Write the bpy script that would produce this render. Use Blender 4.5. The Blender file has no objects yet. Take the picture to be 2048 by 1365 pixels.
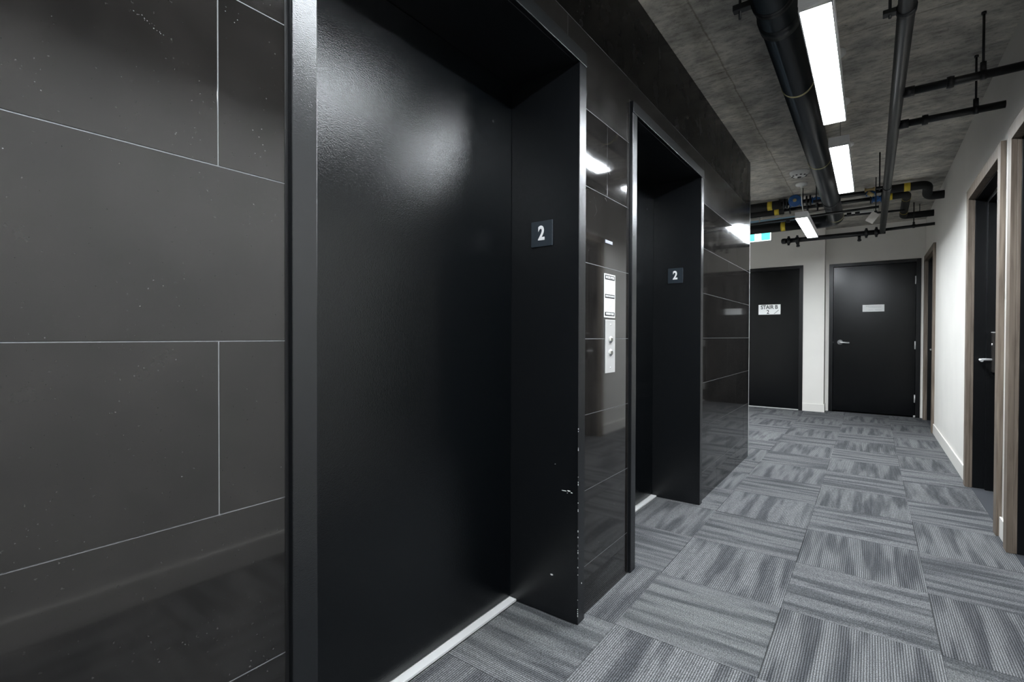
import bpy, bmesh, math, random
from mathutils import Vector, Matrix
random.seed(7)
C = bpy.context.scene.collection
PI = math.pi

# ---------------------------------------------------------------- camera, world, exposure
cam = bpy.data.cameras.new('camera'); camo = bpy.data.objects.new('camera', cam); C.objects.link(camo)
bpy.context.scene.camera = camo
yaw, pitch, roll = 0.63358449, -1.0168901e-02, -2.8889317e-03
fv = Vector((-math.sin(yaw)*math.cos(pitch), math.cos(yaw)*math.cos(pitch), math.sin(pitch)))
rv = Vector((math.cos(yaw), math.sin(yaw), 0)); dv = fv.cross(rv)
r2 = math.cos(roll)*rv + math.sin(roll)*dv
d2 = -math.sin(roll)*rv + math.cos(roll)*dv
M = Matrix((( r2.x, -d2.x, -fv.x, 0), (r2.y, -d2.y, -fv.y, 0), (r2.z, -d2.z, -fv.z, 1.10), (0, 0, 0, 1)))
camo.matrix_world = M
cam.sensor_width = 36; cam.lens = 976.6/2048*36; cam.clip_start = .02

W = bpy.data.worlds.new('world'); bpy.context.scene.world = W; W.use_nodes = True
W.node_tree.nodes['Background'].inputs[0].default_value = (.02, .02, .022, 1)
W.node_tree.nodes['Background'].inputs[1].default_value = 0.3
vs = bpy.context.scene.view_settings
vs.view_transform = 'Standard'; vs.look = 'None'; vs.gamma = 1; vs.use_curve_mapping = False
vs.exposure = 0.0
LAMP = 140.0                      # strength of the tubes' diffusers

# ---------------------------------------------------------------- materials
def nm(name):
    m = bpy.data.materials.new(name); m.use_nodes = True
    return m, m.node_tree, m.node_tree.nodes['Principled BSDF']
def node(t, kind, **kw):
    n = t.nodes.new(kind)
    for k, v in kw.items(): setattr(n, k, v)
    return n
def simple(name, col, rough=.5, metal=0, spec=.5, bump=0, bscale=400, coat=0):
    m, t, b = nm(name)
    b.inputs['Base Color'].default_value = (*col, 1); b.inputs['Roughness'].default_value = rough
    b.inputs['Metallic'].default_value = metal; b.inputs['Specular IOR Level'].default_value = spec
    tc = node(t, 'ShaderNodeTexCoord')
    n = node(t, 'ShaderNodeTexNoise'); n.inputs['Scale'].default_value = bscale; n.inputs['Detail'].default_value = 3
    t.links.new(tc.outputs['Object'], n.inputs['Vector'])
    if bump:
        bp = node(t, 'ShaderNodeBump'); bp.inputs['Strength'].default_value = bump; bp.inputs['Distance'].default_value = .001
        t.links.new(n.outputs['Fac'], bp.inputs['Height']); t.links.new(bp.outputs[0], b.inputs['Normal'])
    # slight variation of the colour so no surface is perfectly even
    n2 = node(t, 'ShaderNodeTexNoise'); n2.inputs['Scale'].default_value = 3.0
    t.links.new(tc.outputs['Object'], n2.inputs['Vector'])
    mr = node(t, 'ShaderNodeMapRange'); mr.inputs['To Min'].default_value = .94; mr.inputs['To Max'].default_value = 1.06
    t.links.new(n2.outputs['Fac'], mr.inputs['Value'])
    mx = node(t, 'ShaderNodeVectorMath', operation='SCALE'); mx.inputs[0].default_value = col
    t.links.new(mr.outputs[0], mx.inputs['Scale']); t.links.new(mx.outputs[0], b.inputs['Base Color'])
    return m
def ramp(t, stops):
    r = node(t, 'ShaderNodeValToRGB'); e = r.color_ramp.elements
    while len(e) < len(stops): e.new(.5)
    for i, (p, c) in enumerate(stops): e[i].position = p; e[i].color = (*c, 1) if len(c) == 3 else c
    return r
def emis(name, col, s):
    m, t, b = nm(name)
    b.inputs['Base Color'].default_value = (.8, .8, .8, 1)
    b.inputs['Emission Color'].default_value = (*col, 1); b.inputs['Emission Strength'].default_value = s
    return m

def mat_tile(name='dark_porcelain', rough=.05, k=1.0, specks=1.0, spec=.55):
    m, t, b = nm(name)
    tc = node(t, 'ShaderNodeTexCoord'); oi = node(t, 'ShaderNodeObjectInfo')
    geo = node(t, 'ShaderNodeNewGeometry')
    off = node(t, 'ShaderNodeVectorMath', operation='SCALE'); off.inputs[0].default_value = (37, 91, 53)
    t.links.new(oi.outputs['Random'], off.inputs['Scale'])
    ad = node(t, 'ShaderNodeVectorMath', operation='ADD')
    t.links.new(tc.outputs['Object'], ad.inputs[0]); t.links.new(off.outputs[0], ad.inputs[1])
    n = node(t, 'ShaderNodeTexNoise'); n.inputs['Scale'].default_value = 7; n.inputs['Detail'].default_value = 6; n.inputs['Roughness'].default_value = .6
    t.links.new(ad.outputs[0], n.inputs['Vector'])
    r = ramp(t, [(.3, (.0085*k, .0078*k, .0074*k)), (.72, (.0175*k, .0158*k, .0147*k))])
    t.links.new(n.outputs['Fac'], r.inputs[0])
    # pale specks and a few scuffs (dried dust)
    s = node(t, 'ShaderNodeTexNoise'); s.inputs['Scale'].default_value = 170; s.inputs['Detail'].default_value = 2
    t.links.new(ad.outputs[0], s.inputs['Vector'])
    n3 = node(t, 'ShaderNodeTexNoise'); n3.inputs['Scale'].default_value = 5.5; n3.inputs['Detail'].default_value = 3
    t.links.new(ad.outputs[0], n3.inputs['Vector'])
    rs = ramp(t, [(.70, (0, 0, 0)), (.78, (1, 1, 1))]); t.links.new(s.outputs['Fac'], rs.inputs[0])
    r3 = ramp(t, [(.50, (.08, .08, .08)), (.66, (1, 1, 1))]); t.links.new(n3.outputs['Fac'], r3.inputs[0])
    ml = node(t, 'ShaderNodeMath', operation='MULTIPLY'); t.links.new(rs.outputs[0], ml.inputs[0]); t.links.new(r3.outputs[0], ml.inputs[1])
    mx = node(t, 'ShaderNodeMix', data_type='RGBA'); mx.inputs[7].default_value = (.16*specks, .155*specks, .15*specks, 1)
    t.links.new(ml.outputs[0], mx.inputs[0]); t.links.new(r.outputs[0], mx.inputs[6])
    t.links.new(mx.outputs[2], b.inputs['Base Color'])
    mr = node(t, 'ShaderNodeMapRange'); mr.inputs['From Min'].default_value = .3; mr.inputs['From Max'].default_value = .7
    mr.inputs['To Min'].default_value = rough*.75; mr.inputs['To Max'].default_value = rough*1.35
    t.links.new(n.outputs['Fac'], mr.inputs['Value']); t.links.new(mr.outputs[0], b.inputs['Roughness'])
    b.inputs['Specular IOR Level'].default_value = spec
    return m

def mat_carpet(axis):
    m, t, b = nm('carpet_loop_' + ('long' if axis == 1 else 'cross'))
    tc = node(t, 'ShaderNodeTexCoord'); oi = node(t, 'ShaderNodeObjectInfo')
    off = node(t, 'ShaderNodeVectorMath', operation='SCALE'); off.inputs[0].default_value = (61, 43, 17)
    t.links.new(oi.outputs['Random'], off.inputs['Scale'])
    ad = node(t, 'ShaderNodeVectorMath', operation='ADD')
    t.links.new(tc.outputs['Object'], ad.inputs[0]); t.links.new(off.outputs[0], ad.inputs[1])
    def noise(sa, sc, det=2, rough=.5):      # sa = scale along the pile, sc = across it
        mp = node(t, 'ShaderNodeMapping'); mp.inputs['Scale'].default_value = (sc, sa, 1) if axis == 1 else (sa, sc, 1)
        t.links.new(ad.outputs[0], mp.inputs['Vector'])
        n = node(t, 'ShaderNodeTexNoise'); n.inputs['Scale'].default_value = 1; n.inputs['Detail'].default_value = det; n.inputs['Roughness'].default_value = rough
        t.links.new(mp.outputs[0], n.inputs['Vector']); return n
    st = noise(1.9, 19, 2, .35)
    rs = ramp(t, [(.40, (0, 0, 0)), (.55, (1, 1, 1))]); t.links.new(st.outputs['Fac'], rs.inputs[0])
    st2 = noise(3.0, 44, 2); r2_ = ramp(t, [(.40, (0, 0, 0)), (.60, (1, 1, 1))]); t.links.new(st2.outputs['Fac'], r2_.inputs[0])
    base = node(t, 'ShaderNodeMix', data_type='RGBA'); base.inputs[6].default_value = (.060, .0625, .068, 1); base.inputs[7].default_value = (.150, .153, .157, 1)
    a1 = node(t, 'ShaderNodeMath', operation='MULTIPLY'); a1.inputs[1].default_value = .72; t.links.new(rs.outputs[0], a1.inputs[0])
    a2 = node(t, 'ShaderNodeMath', operation='MULTIPLY_ADD'); a2.inputs[1].default_value = .28; t.links.new(r2_.outputs[0], a2.inputs[0]); t.links.new(a1.outputs[0], a2.inputs[2])
    t.links.new(a2.outputs[0], base.inputs[0])
    # loops: ribs 7.8 mm apart, each rib a row of little loops
    sep = node(t, 'ShaderNodeSeparateXYZ'); t.links.new(tc.outputs['Object'], sep.inputs[0])
    across, along = (0, 1) if axis == 1 else (1, 0)
    def sinw(i, pitch, ph=None):
        q = node(t, 'ShaderNodeMath', operation='MULTIPLY'); q.inputs[1].default_value = 2*PI/pitch; t.links.new(sep.outputs[i], q.inputs[0])
        src = q
        if ph is not None:
            q2 = node(t, 'ShaderNodeMath', operation='ADD'); t.links.new(q.outputs[0], q2.inputs[0]); t.links.new(ph, q2.inputs[1]); src = q2
        s_ = node(t, 'ShaderNodeMath', operation='SINE'); t.links.new(src.outputs[0], s_.inputs[0])
        h_ = node(t, 'ShaderNodeMath', operation='MULTIPLY_ADD'); h_.inputs[1].default_value = .5; h_.inputs[2].default_value = .5
        t.links.new(s_.outputs[0], h_.inputs[0]); return h_
    rib = sinw(across, .0078)
    pn = noise(60, 130, 1); pm = node(t, 'ShaderNodeMath', operation='MULTIPLY'); pm.inputs[1].default_value = 14; t.links.new(pn.outputs['Fac'], pm.inputs[0])
    loop = sinw(along, .0068, pm.outputs[0])
    gr = noise(240, 240, 2, .7)
    # height
    h1 = node(t, 'ShaderNodeMath', operation='MULTIPLY_ADD'); t.links.new(rib.outputs[0], h1.inputs[0]); h1.inputs[1].default_value = 1.0
    lp = node(t, 'ShaderNodeMath', operation='MULTIPLY'); lp.inputs[1].default_value = .45; t.links.new(loop.outputs[0], lp.inputs[0])
    t.links.new(lp.outputs[0], h1.inputs[2])
    bp = node(t, 'ShaderNodeBump'); bp.inputs['Strength'].default_value = .55; bp.inputs['Distance'].default_value = .0016
    t.links.new(h1.outputs[0], bp.inputs['Height']); t.links.new(bp.outputs[0], b.inputs['Normal'])
    # heathered yarn: grooves between the ribs are darker, flecks vary the loops
    rr = ramp(t, [(.10, (.42, .42, .42)), (.60, (1.22, 1.22, 1.22))]); t.links.new(rib.outputs[0], rr.inputs[0])
    lr = ramp(t, [(.0, (.84, .84, .84)), (.6, (1.08, 1.08, 1.08))]); t.links.new(loop.outputs[0], lr.inputs[0])
    gg = ramp(t, [(.34, (.50, .50, .50)), (.66, (1.44, 1.44, 1.44))]); t.links.new(gr.outputs['Fac'], gg.inputs[0])
    cur = base.outputs[2]
    for x in (rr, lr, gg):
        v = node(t, 'ShaderNodeVectorMath', operation='MULTIPLY'); t.links.new(cur, v.inputs[0]); t.links.new(x.outputs[0], v.inputs[1]); cur = v.outputs[0]
    rnd = node(t, 'ShaderNodeMapRange'); rnd.inputs['To Min'].default_value = .93; rnd.inputs['To Max'].default_value = 1.07
    t.links.new(oi.outputs['Random'], rnd.inputs['Value'])
    v = node(t, 'ShaderNodeVectorMath', operation='SCALE'); t.links.new(cur, v.inputs[0]); t.links.new(rnd.outputs[0], v.inputs['Scale'])
    t.links.new(v.outputs[0], b.inputs['Base Color'])
    b.inputs['Roughness'].default_value = .95; b.inputs['Specular IOR Level'].default_value = .15
    return m

def mat_concrete():
    m, t, b = nm('raw_concrete_ceiling')
    tc = node(t, 'ShaderNodeTexCoord')
    def noise(sc, det=6, scale=(1, 1, 1), rough=.6):
        mp = node(t, 'ShaderNodeMapping'); mp.inputs['Scale'].default_value = scale
        t.links.new(tc.outputs['Object'], mp.inputs['Vector'])
        n = node(t, 'ShaderNodeTexNoise'); n.inputs['Scale'].default_value = sc; n.inputs['Detail'].default_value = det; n.inputs['Roughness'].default_value = rough
        t.links.new(mp.outputs[0], n.inputs['Vector']); return n
    big = noise(2.2); mid = noise(8, 8, (.8, 1.3, 1)); fine = noise(26, 5, (.7, 1.5, 1), .7); pit = noise(75, 2)
    rb = ramp(t, [(.34, (.34, .325, .30)), (.5, (.48, .46, .42)), (.68, (.62, .59, .53))]); t.links.new(mid.outputs['Fac'], rb.inputs[0])
    r1 = ramp(t, [(.35, (.72, .72, .72)), (.65, (1.2, 1.18, 1.14))]); t.links.new(big.outputs['Fac'], r1.inputs[0])
    rf = ramp(t, [(.36, (.66, .66, .66)), (.5, (1, 1, 1)), (.7, (1.12, 1.12, 1.12))]); t.links.new(fine.outputs['Fac'], rf.inputs[0])
    rp = ramp(t, [(.24, (.25, .23, .2)), (.33, (1, 1, 1))]); t.links.new(pit.outputs['Fac'], rp.inputs[0])
    # formwork joints: one long seam at x = -0.72 and cross seams every 2.44 m
    sep = node(t, 'ShaderNodeSeparateXYZ'); t.links.new(tc.outputs['Object'], sep.inputs[0])
    wob = noise(6, 3); wm = node(t, 'ShaderNodeMath', operation='MULTIPLY_ADD'); wm.inputs[1].default_value = .03; wm.inputs[2].default_value = -.015
    t.links.new(wob.outputs['Fac'], wm.inputs[0])
    def seam(i, at, period, width):
        a = node(t, 'ShaderNodeMath', operation='ADD'); a.inputs[1].default_value = -at + period*50.5; t.links.new(sep.outputs[i], a.inputs[0])
        a2 = node(t, 'ShaderNodeMath', operation='ADD'); t.links.new(a.outputs[0], a2.inputs[0]); t.links.new(wm.outputs[0], a2.inputs[1])
        md = node(t, 'ShaderNodeMath', operation='MODULO'); md.inputs[1].default_value = period; t.links.new(a2.outputs[0], md.inputs[0])
        sb = node(t, 'ShaderNodeMath', operation='SUBTRACT'); sb.inputs[1].default_value = period/2; t.links.new(md.outputs[0], sb.inputs[0])
        ab = node(t, 'ShaderNodeMath', operation='ABSOLUTE'); t.links.new(sb.outputs[0], ab.inputs[0])
        mr = node(t, 'ShaderNodeMapRange'); mr.inputs['From Max'].default_value = width; t.links.new(ab.outputs[0], mr.inputs['Value']); return mr
    s1 = seam(0, -.715, 2.44, .007); s2 = seam(1, 3.14, 2.44, .007)
    w1 = seam(0, -.76, 2.44, .07)
    mn = node(t, 'ShaderNodeMath', operation='MINIMUM'); t.links.new(s1.outputs[0], mn.inputs[0]); t.links.new(s2.outputs[0], mn.inputs[1])
    rsm = ramp(t, [(0, (.55, .52, .48)), (1, (1, 1, 1))]); t.links.new(mn.outputs[0], rsm.inputs[0])
    rw = ramp(t, [(0, (.78, .77, .75)), (1, (1, 1, 1))]); t.links.new(w1.outputs[0], rw.inputs[0])
    cur = rb.outputs[0]
    for x in (r1, rf, rp, rsm, rw):
        v = node(t, 'ShaderNodeVectorMath', operation='MULTIPLY'); t.links.new(cur, v.inputs[0]); t.links.new(x.outputs[0], v.inputs[1]); cur = v.outputs[0]
    t.links.new(cur, b.inputs['Base Color']); b.inputs['Roughness'].default_value = .85
    bp = node(t, 'ShaderNodeBump'); bp.inputs['Strength'].default_value = .5; bp.inputs['Distance'].default_value = .006
    t.links.new(fine.outputs['Fac'], bp.inputs['Height']); t.links.new(bp.outputs[0], b.inputs['Normal'])
    return m

def mat_wood():
    m, t, b = nm('grey_oak_veneer')
    tc = node(t, 'ShaderNodeTexCoord'); mp = node(t, 'ShaderNodeMapping'); mp.inputs['Scale'].default_value = (60, 60, 3)
    t.links.new(tc.outputs['Object'], mp.inputs['Vector'])
    n = node(t, 'ShaderNodeTexNoise'); n.inputs['Scale'].default_value = 1; n.inputs['Detail'].default_value = 6; n.inputs['Distortion'].default_value = .6
    t.links.new(mp.outputs[0], n.inputs['Vector'])
    r = ramp(t, [(.3, (.095, .071, .052)), (.5, (.165, .130, .100)), (.75, (.24, .195, .153))]); t.links.new(n.outputs['Fac'], r.inputs[0])
    t.links.new(r.outputs[0], b.inputs['Base Color']); b.inputs['Roughness'].default_value = .5
    bp = node(t, 'ShaderNodeBump'); bp.inputs['Strength'].default_value = .2; bp.inputs['Distance'].default_value = .001
    t.links.new(n.outputs['Fac'], bp.inputs['Height']); t.links.new(bp.outputs[0], b.inputs['Normal'])
    return m

TILE = mat_tile(); TILE_TOP = mat_tile('dark_porcelain_upper', .24, .18, .03, .14); TILE_ROW = mat_tile('dark_porcelain_row', .16, 1.0, .3, .30)
GROUT = simple('grey_grout', (.19, .193, .20), .75)
CAR_L = mat_carpet(1); CAR_X = mat_carpet(0)
BACKING = simple('carpet_backing', (.02, .02, .022), .9)
CONC = mat_concrete(); WOOD = mat_wood()
WALLP = simple('white_wall_paint', (.80, .775, .73), .6, bump=.15, bscale=300)
TRIMP = simple('white_trim_paint', (.78, .755, .71), .38)
BLACK = simple('black_orange_peel_enamel', (.0018, .0024, .0031), .19, bump=.5, spec=.36, bscale=330)
BLACKC = simple('charcoal_casing_enamel', (.0055, .0062, .0072), .26, bump=.35, bscale=420)
BLACKD = simple('black_door_paint', (.0014, .0018, .0025), .215, bump=.25, bscale=160, spec=.27)
BLACKF = simple('black_frame_paint', (.0035, .0038, .0045), .32, spec=.35)
CAULK = simple('black_caulk', (.004, .004, .005), .6)
STEEL = simple('brushed_steel', (.66, .65, .64), .38, .45, bump=.1)
CHROME = simple('satin_chrome', (.80, .80, .80), .22, .45)
ALU = simple('aluminium_sill', (.82, .82, .81), .45, .3)
WHITEP = simple('white_plastic', (.78, .78, .76), .45)
LAMPB = simple('white_lamp_body', (.80, .80, .80), .4)
LENS = emis('lit_diffuser', (.89, .95, 1.0), LAMP)
PIPEK = simple('black_drain_pipe', (.008, .011, .0135), .35)
IRON = simple('black_painted_steel', (.005, .006, .0075), .40)
FOAM = simple('black_foam_insulation', (.004, .004, .0045), .7)
MIRROR = simple('polished_button_metal', (.80, .80, .79), .10, 1)
YEL = simple('yellow_tape', (.62, .47, .035), .5)
YELW = simple('pale_yellow_band', (.62, .56, .30), .5)
BLUEV = simple('blue_valve_enamel', (.018, .10, .30), .4)
BRASS = simple('brass', (.55, .43, .22), .35, .9)
PALE = simple('pale_blue_conduit', (.42, .66, .82), .45)
PALEG = simple('grey_painted_pipe', (.72, .72, .69), .6)
PAPER = simple('grey_paper', (.62, .60, .56), .8)
BRONZE = simple('dark_bronze_lock', (.035, .03, .028), .4, .4)
SIGNW = simple('white_sign_face', (.93, .93, .92), .45)
SIGNK = simple('black_print', (.012, .012, .012), .5)
SIGNG = simple('grey_small_print', (.40, .40, .41), .6)
FAINT = simple('faint_grey_print', (.62, .62, .62), .6)
PLATE = simple('charcoal_plate', (.022, .029, .036), .25)
NUM = simple('white_numeral', (.85, .85, .85), .5)
CHIP = simple('bare_primer_chip', (.70, .70, .68), .7)
DCARP = simple('dark_threshold_carpet', (.035, .038, .045), .95, bump=.5, bscale=90)
EXG = emis('lit_green_legend', (.06, .86, .76), 1.2)
EXW = emis('lit_white_legend', (.9, 1.0, .97), 2.4)
EXM = emis('lit_dim_figure', (.30, .62, .48), .9)

# ---------------------------------------------------------------- mesh helpers
def bx(bm, x0, x1, y0, y1, z0, z1):
    vs_ = [bm.verts.new((x, y, z)) for z in (z0, z1) for y in (y0, y1) for x in (x0, x1)]
    for f in ((0, 2, 3, 1), (4, 5, 7, 6), (0, 1, 5, 4), (2, 6, 7, 3), (0, 4, 6, 2), (1, 3, 7, 5)):
        bm.faces.new([vs_[i] for i in f])
def cyl(bm, a, b_, r, seg=24, r2=None, cap=True):
    a = Vector(a); b_ = Vector(b_); d = (b_-a).normalized()
    u = d.orthogonal().normalized(); w = d.cross(u); r2 = r if r2 is None else r2
    A = []; B = []
    for i in range(seg):
        an = 2*PI*i/seg; o = u*math.cos(an)+w*math.sin(an)
        A.append(bm.verts.new(a+o*r)); B.append(bm.verts.new(b_+o*r2))
    for i in range(seg):
        j = (i+1) % seg; f = bm.faces.new((A[i], A[j], B[j], B[i])); f.smooth = True
    if cap: bm.faces.new(A[::-1]); bm.faces.new(B)
def lathe(bm, c, axis, prof, seg=28):
    """profile [(distance along axis, radius)]"""
    c = Vector(c); d = Vector(axis).normalized(); u = d.orthogonal().normalized(); w = d.cross(u)
    prev = None
    for k, (h, r) in enumerate(prof):
        if r < 1e-6: ring = [bm.verts.new(c+d*h)]
        else: ring = [bm.verts.new(c+d*h+(u*math.cos(2*PI*i/seg)+w*math.sin(2*PI*i/seg))*r) for i in range(seg)]
        if prev:
            for i in range(seg):
                j = (i+1) % seg
                if len(prev) == 1 and len(ring) == 1: continue
                if len(prev) == 1: f = bm.faces.new((prev[0], ring[j], ring[i]))
                elif len(ring) == 1: f = bm.faces.new((prev[i], prev[j], ring[0]))
                else: f = bm.faces.new((prev[i], prev[j], ring[j], ring[i]))
                f.smooth = True
        prev = ring
def tube(bm, pts, r, seg=20, bend=.0, n=8):
    """pipe along a polyline with rounded elbows of radius `bend`"""
    P = [Vector(p) for p in pts]; path = [P[0]]
    for i in range(1, len(P)-1):
        a, b_, c = P[i-1], P[i], P[i+1]
        d1 = (a-b_); d2_ = (c-b_); k = min(bend, d1.length*.49, d2_.length*.49)
        if k < 1e-4: path.append(b_); continue
        p1 = b_+d1.normalized()*k; p2 = b_+d2_.normalized()*k
        for s in range(n+1):
            q = s/n; path.append((1-q)**2*p1+2*q*(1-q)*b_+q*q*p2)
    path.append(P[-1])
    rings = []; u = None
    for i, p in enumerate(path):
        d = ((path[min(i+1, len(path)-1)]-path[max(i-1, 0)])).normalized()
        u = d.orthogonal().normalized() if u is None else (u-d*u.dot(d)).normalized()
        w = d.cross(u)
        rings.append([bm.verts.new(p+(u*math.cos(2*PI*k/seg)+w*math.sin(2*PI*k/seg))*r) for k in range(seg)])
    for A, B in zip(rings, rings[1:]):
        for k in range(seg):
            j = (k+1) % seg; f = bm.faces.new((A[k], A[j], B[j], B[k])); f.smooth = True
    bm.faces.new(rings[0][::-1]); bm.faces.new(rings[-1])
def prism(bm, pts, z0, z1):
    A = [bm.verts.new((x, y, z0)) for x, y in pts]; B = [bm.verts.new((x, y, z1)) for x, y in pts]
    n = len(pts); bm.faces.new(A[::-1]); bm.faces.new(B)
    for i in range(n): bm.faces.new((A[i], A[(i+1) % n], B[(i+1) % n], B[i]))
def build(name, fn, mat, parent=None, bevel=0, origin=None, smooth=False):
    bm = bmesh.new(); fn(bm)
    bmesh.ops.remove_doubles(bm, verts=bm.verts, dist=1e-6)
    bmesh.ops.recalc_face_normals(bm, faces=bm.faces)
    me = bpy.data.meshes.new(name)
    if origin is not None: bmesh.ops.translate(bm, vec=-Vector(origin), verts=bm.verts)
    bm.to_mesh(me); bm.free(); me.materials.append(mat)
    o = bpy.data.objects.new(name, me); C.objects.link(o)
    if origin is not None: o.location = origin
    if parent:
        o.parent = parent; o.matrix_parent_inverse = Matrix.Translation(parent.location).inverted() if parent.type == 'EMPTY' or parent.location.length else Matrix()
    if bevel:
        mo = o.modifiers.new('bevel', 'BEVEL'); mo.width = bevel; mo.segments = 2; mo.limit_method = 'ANGLE'; mo.angle_limit = .7
    return o
def boxes(*bs):
    return lambda bm: [bx(bm, *b_) for b_ in bs]
def thing(name, label, cat, loc=(0, 0, 0), group=None):
    o = bpy.data.objects.new(name, None); C.objects.link(o); o.location = loc; o.empty_display_size = .05
    o['label'] = label; o['category'] = cat
    if group: o['group'] = group
    return o
def tag(o, label=None, cat=None, group=None, kind=None):
    if label: o['label'] = label
    if cat: o['category'] = cat
    if group: o['group'] = group
    if kind: o['kind'] = kind
    return o
def struct(name, fn, mat, label, cat, bevel=0):
    return tag(build(name, fn, mat, bevel=bevel), label, cat, kind='structure')
def txt(name, s, mat, parent, loc, rot, size, bold=0, sx=1, align='CENTER', th=.0004):
    cu = bpy.data.curves.new(name, 'FONT'); cu.body = s; cu.size = size; cu.offset = bold; cu.extrude = th
    cu.align_x = align; cu.align_y = 'CENTER'
    tmp = bpy.data.objects.new(name + '_tmp', cu); C.objects.link(tmp)
    dg = bpy.context.evaluated_depsgraph_get(); me = bpy.data.meshes.new_from_object(tmp.evaluated_get(dg))
    bpy.data.objects.remove(tmp)
    me.transform(Matrix.Diagonal((sx, 1, 1, 1)))
    me.transform(Matrix.Translation(loc) @ rot.to_4x4())
    me.materials.clear(); me.materials.append(mat)
    o = bpy.data.objects.new(name, me); C.objects.link(o); o.parent = parent
    o.matrix_parent_inverse = Matrix.Translation(parent.location).inverted()
    return o
# text orientations: facing +X (on the left wall), facing -Y (on jambs and end wall)
ROT_X = Matrix(((0, 0, 1), (1, 0, 0), (0, 1, 0)))       # text x -> world +Y, text y -> +Z, normal -> +X
ROT_Y = Matrix(((1, 0, 0), (0, 0, -1), (0, 1, 0)))      # text x -> +X, y -> +Z, normal -> -Y

# ---------------------------------------------------------------- setting
XL = -.903; XR = .59; ZC = 2.70
Y0 = -3.0; YS = 8.42; YA = 8.64; XA = -.547        # stair wall, alcove wall, alcove corner
E = [(.555, 1.635), (2.195, 3.275)]                # elevator openings

fl = struct('floor', boxes((-4.2, .80, Y0, 9.0, -.12, -.006)), BACKING, 'floor laid with grey quarter-turned carpet tiles', 'floor')
# carpet tiles, 0.493 x 0.505 m, each a piece of its own
regions = [(XL, .60, Y0, YS), (-.535, .60, YS, YA), (-1.172, XL, .555, 1.635), (-1.172, XL, 2.195, 3.275), (-3.6, XL, 4.92, YS)]
PX, PY = .4925, .505
for i in range(-7, 2):
    for j in range(-11, 13):
        x0 = -.285 + PX*i; x1 = x0+PX; y0 = 2.235+PY*j; y1 = y0+PY
        rs = []
        for (a, b_, c, d) in regions:
            u0, u1, v0, v1 = max(x0, a), min(x1, b_), max(y0, c), min(y1, d)
            if u1-u0 > .004 and v1-v0 > .004: rs.append((u0, u1, v0, v1))
        if not rs: continue
        g = .0008; q = random.uniform(-.0004, .0004)
        bb = [(u0+(g if u0 == x0 else 0), u1-(g if u1 == x1 else 0), v0+(g if v0 == y0 else 0), v1-(g if v1 == y1 else 0), -.006, q) for u0, u1, v0, v1 in rs]
        build('carpet_tile', boxes(*bb), CAR_L if (i+j) % 2 == 1 else CAR_X, fl, origin=((x0+x1)/2, (y0+y1)/2, 0))
thr = [(3.83, 4.865), (2.46, 3.50), (7.40, 8.46), (-1.13, -.09)]
for a, b_ in thr:
    build('threshold_carpet', boxes((.6005, .716, a, b_, -.006, .001)), DCARP, fl)
struct('ceiling', boxes((-4.2, .80, Y0, 9.0, ZC, ZC+.2)), CONC, 'raw board-marked concrete ceiling slab', 'ceiling')

def wl(bm):
    g = XL-.010
    segs = [(Y0, .52), (1.668, 2.162), (3.308, 4.912)]
    for a, b_ in segs: bx(bm, g-.38, g, a, b_, 0, ZC)
    for a, b_ in ((.52, 1.668), (2.162, 3.308)): bx(bm, g-.38, g, a, b_, 2.162, ZC)
    for a, b_ in ((.52, 1.668), (2.162, 3.308)): bx(bm, g-.38, g-.36, a, b_, 0, 2.162)
wall_left = struct('wall_left', wl, GROUT, 'left wall clad in dark polished porcelain tiles around two elevators', 'wall')
# grout bed just behind the tile faces
gb = []
for a, b_ in ((Y0, .503), (1.686, 2.145), (3.325, 4.915)): gb.append((XL-.010, XL-.0007, a, b_, 0.0, 2.69))
gb.append((XL-.010, XL-.0007, .503, 1.686, 2.184, 2.69)); gb.append((XL-.010, XL-.0007, 2.145, 3.325, 2.184, 2.69))
build('grout_bed', boxes(*gb), GROUT, wall_left)

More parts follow.
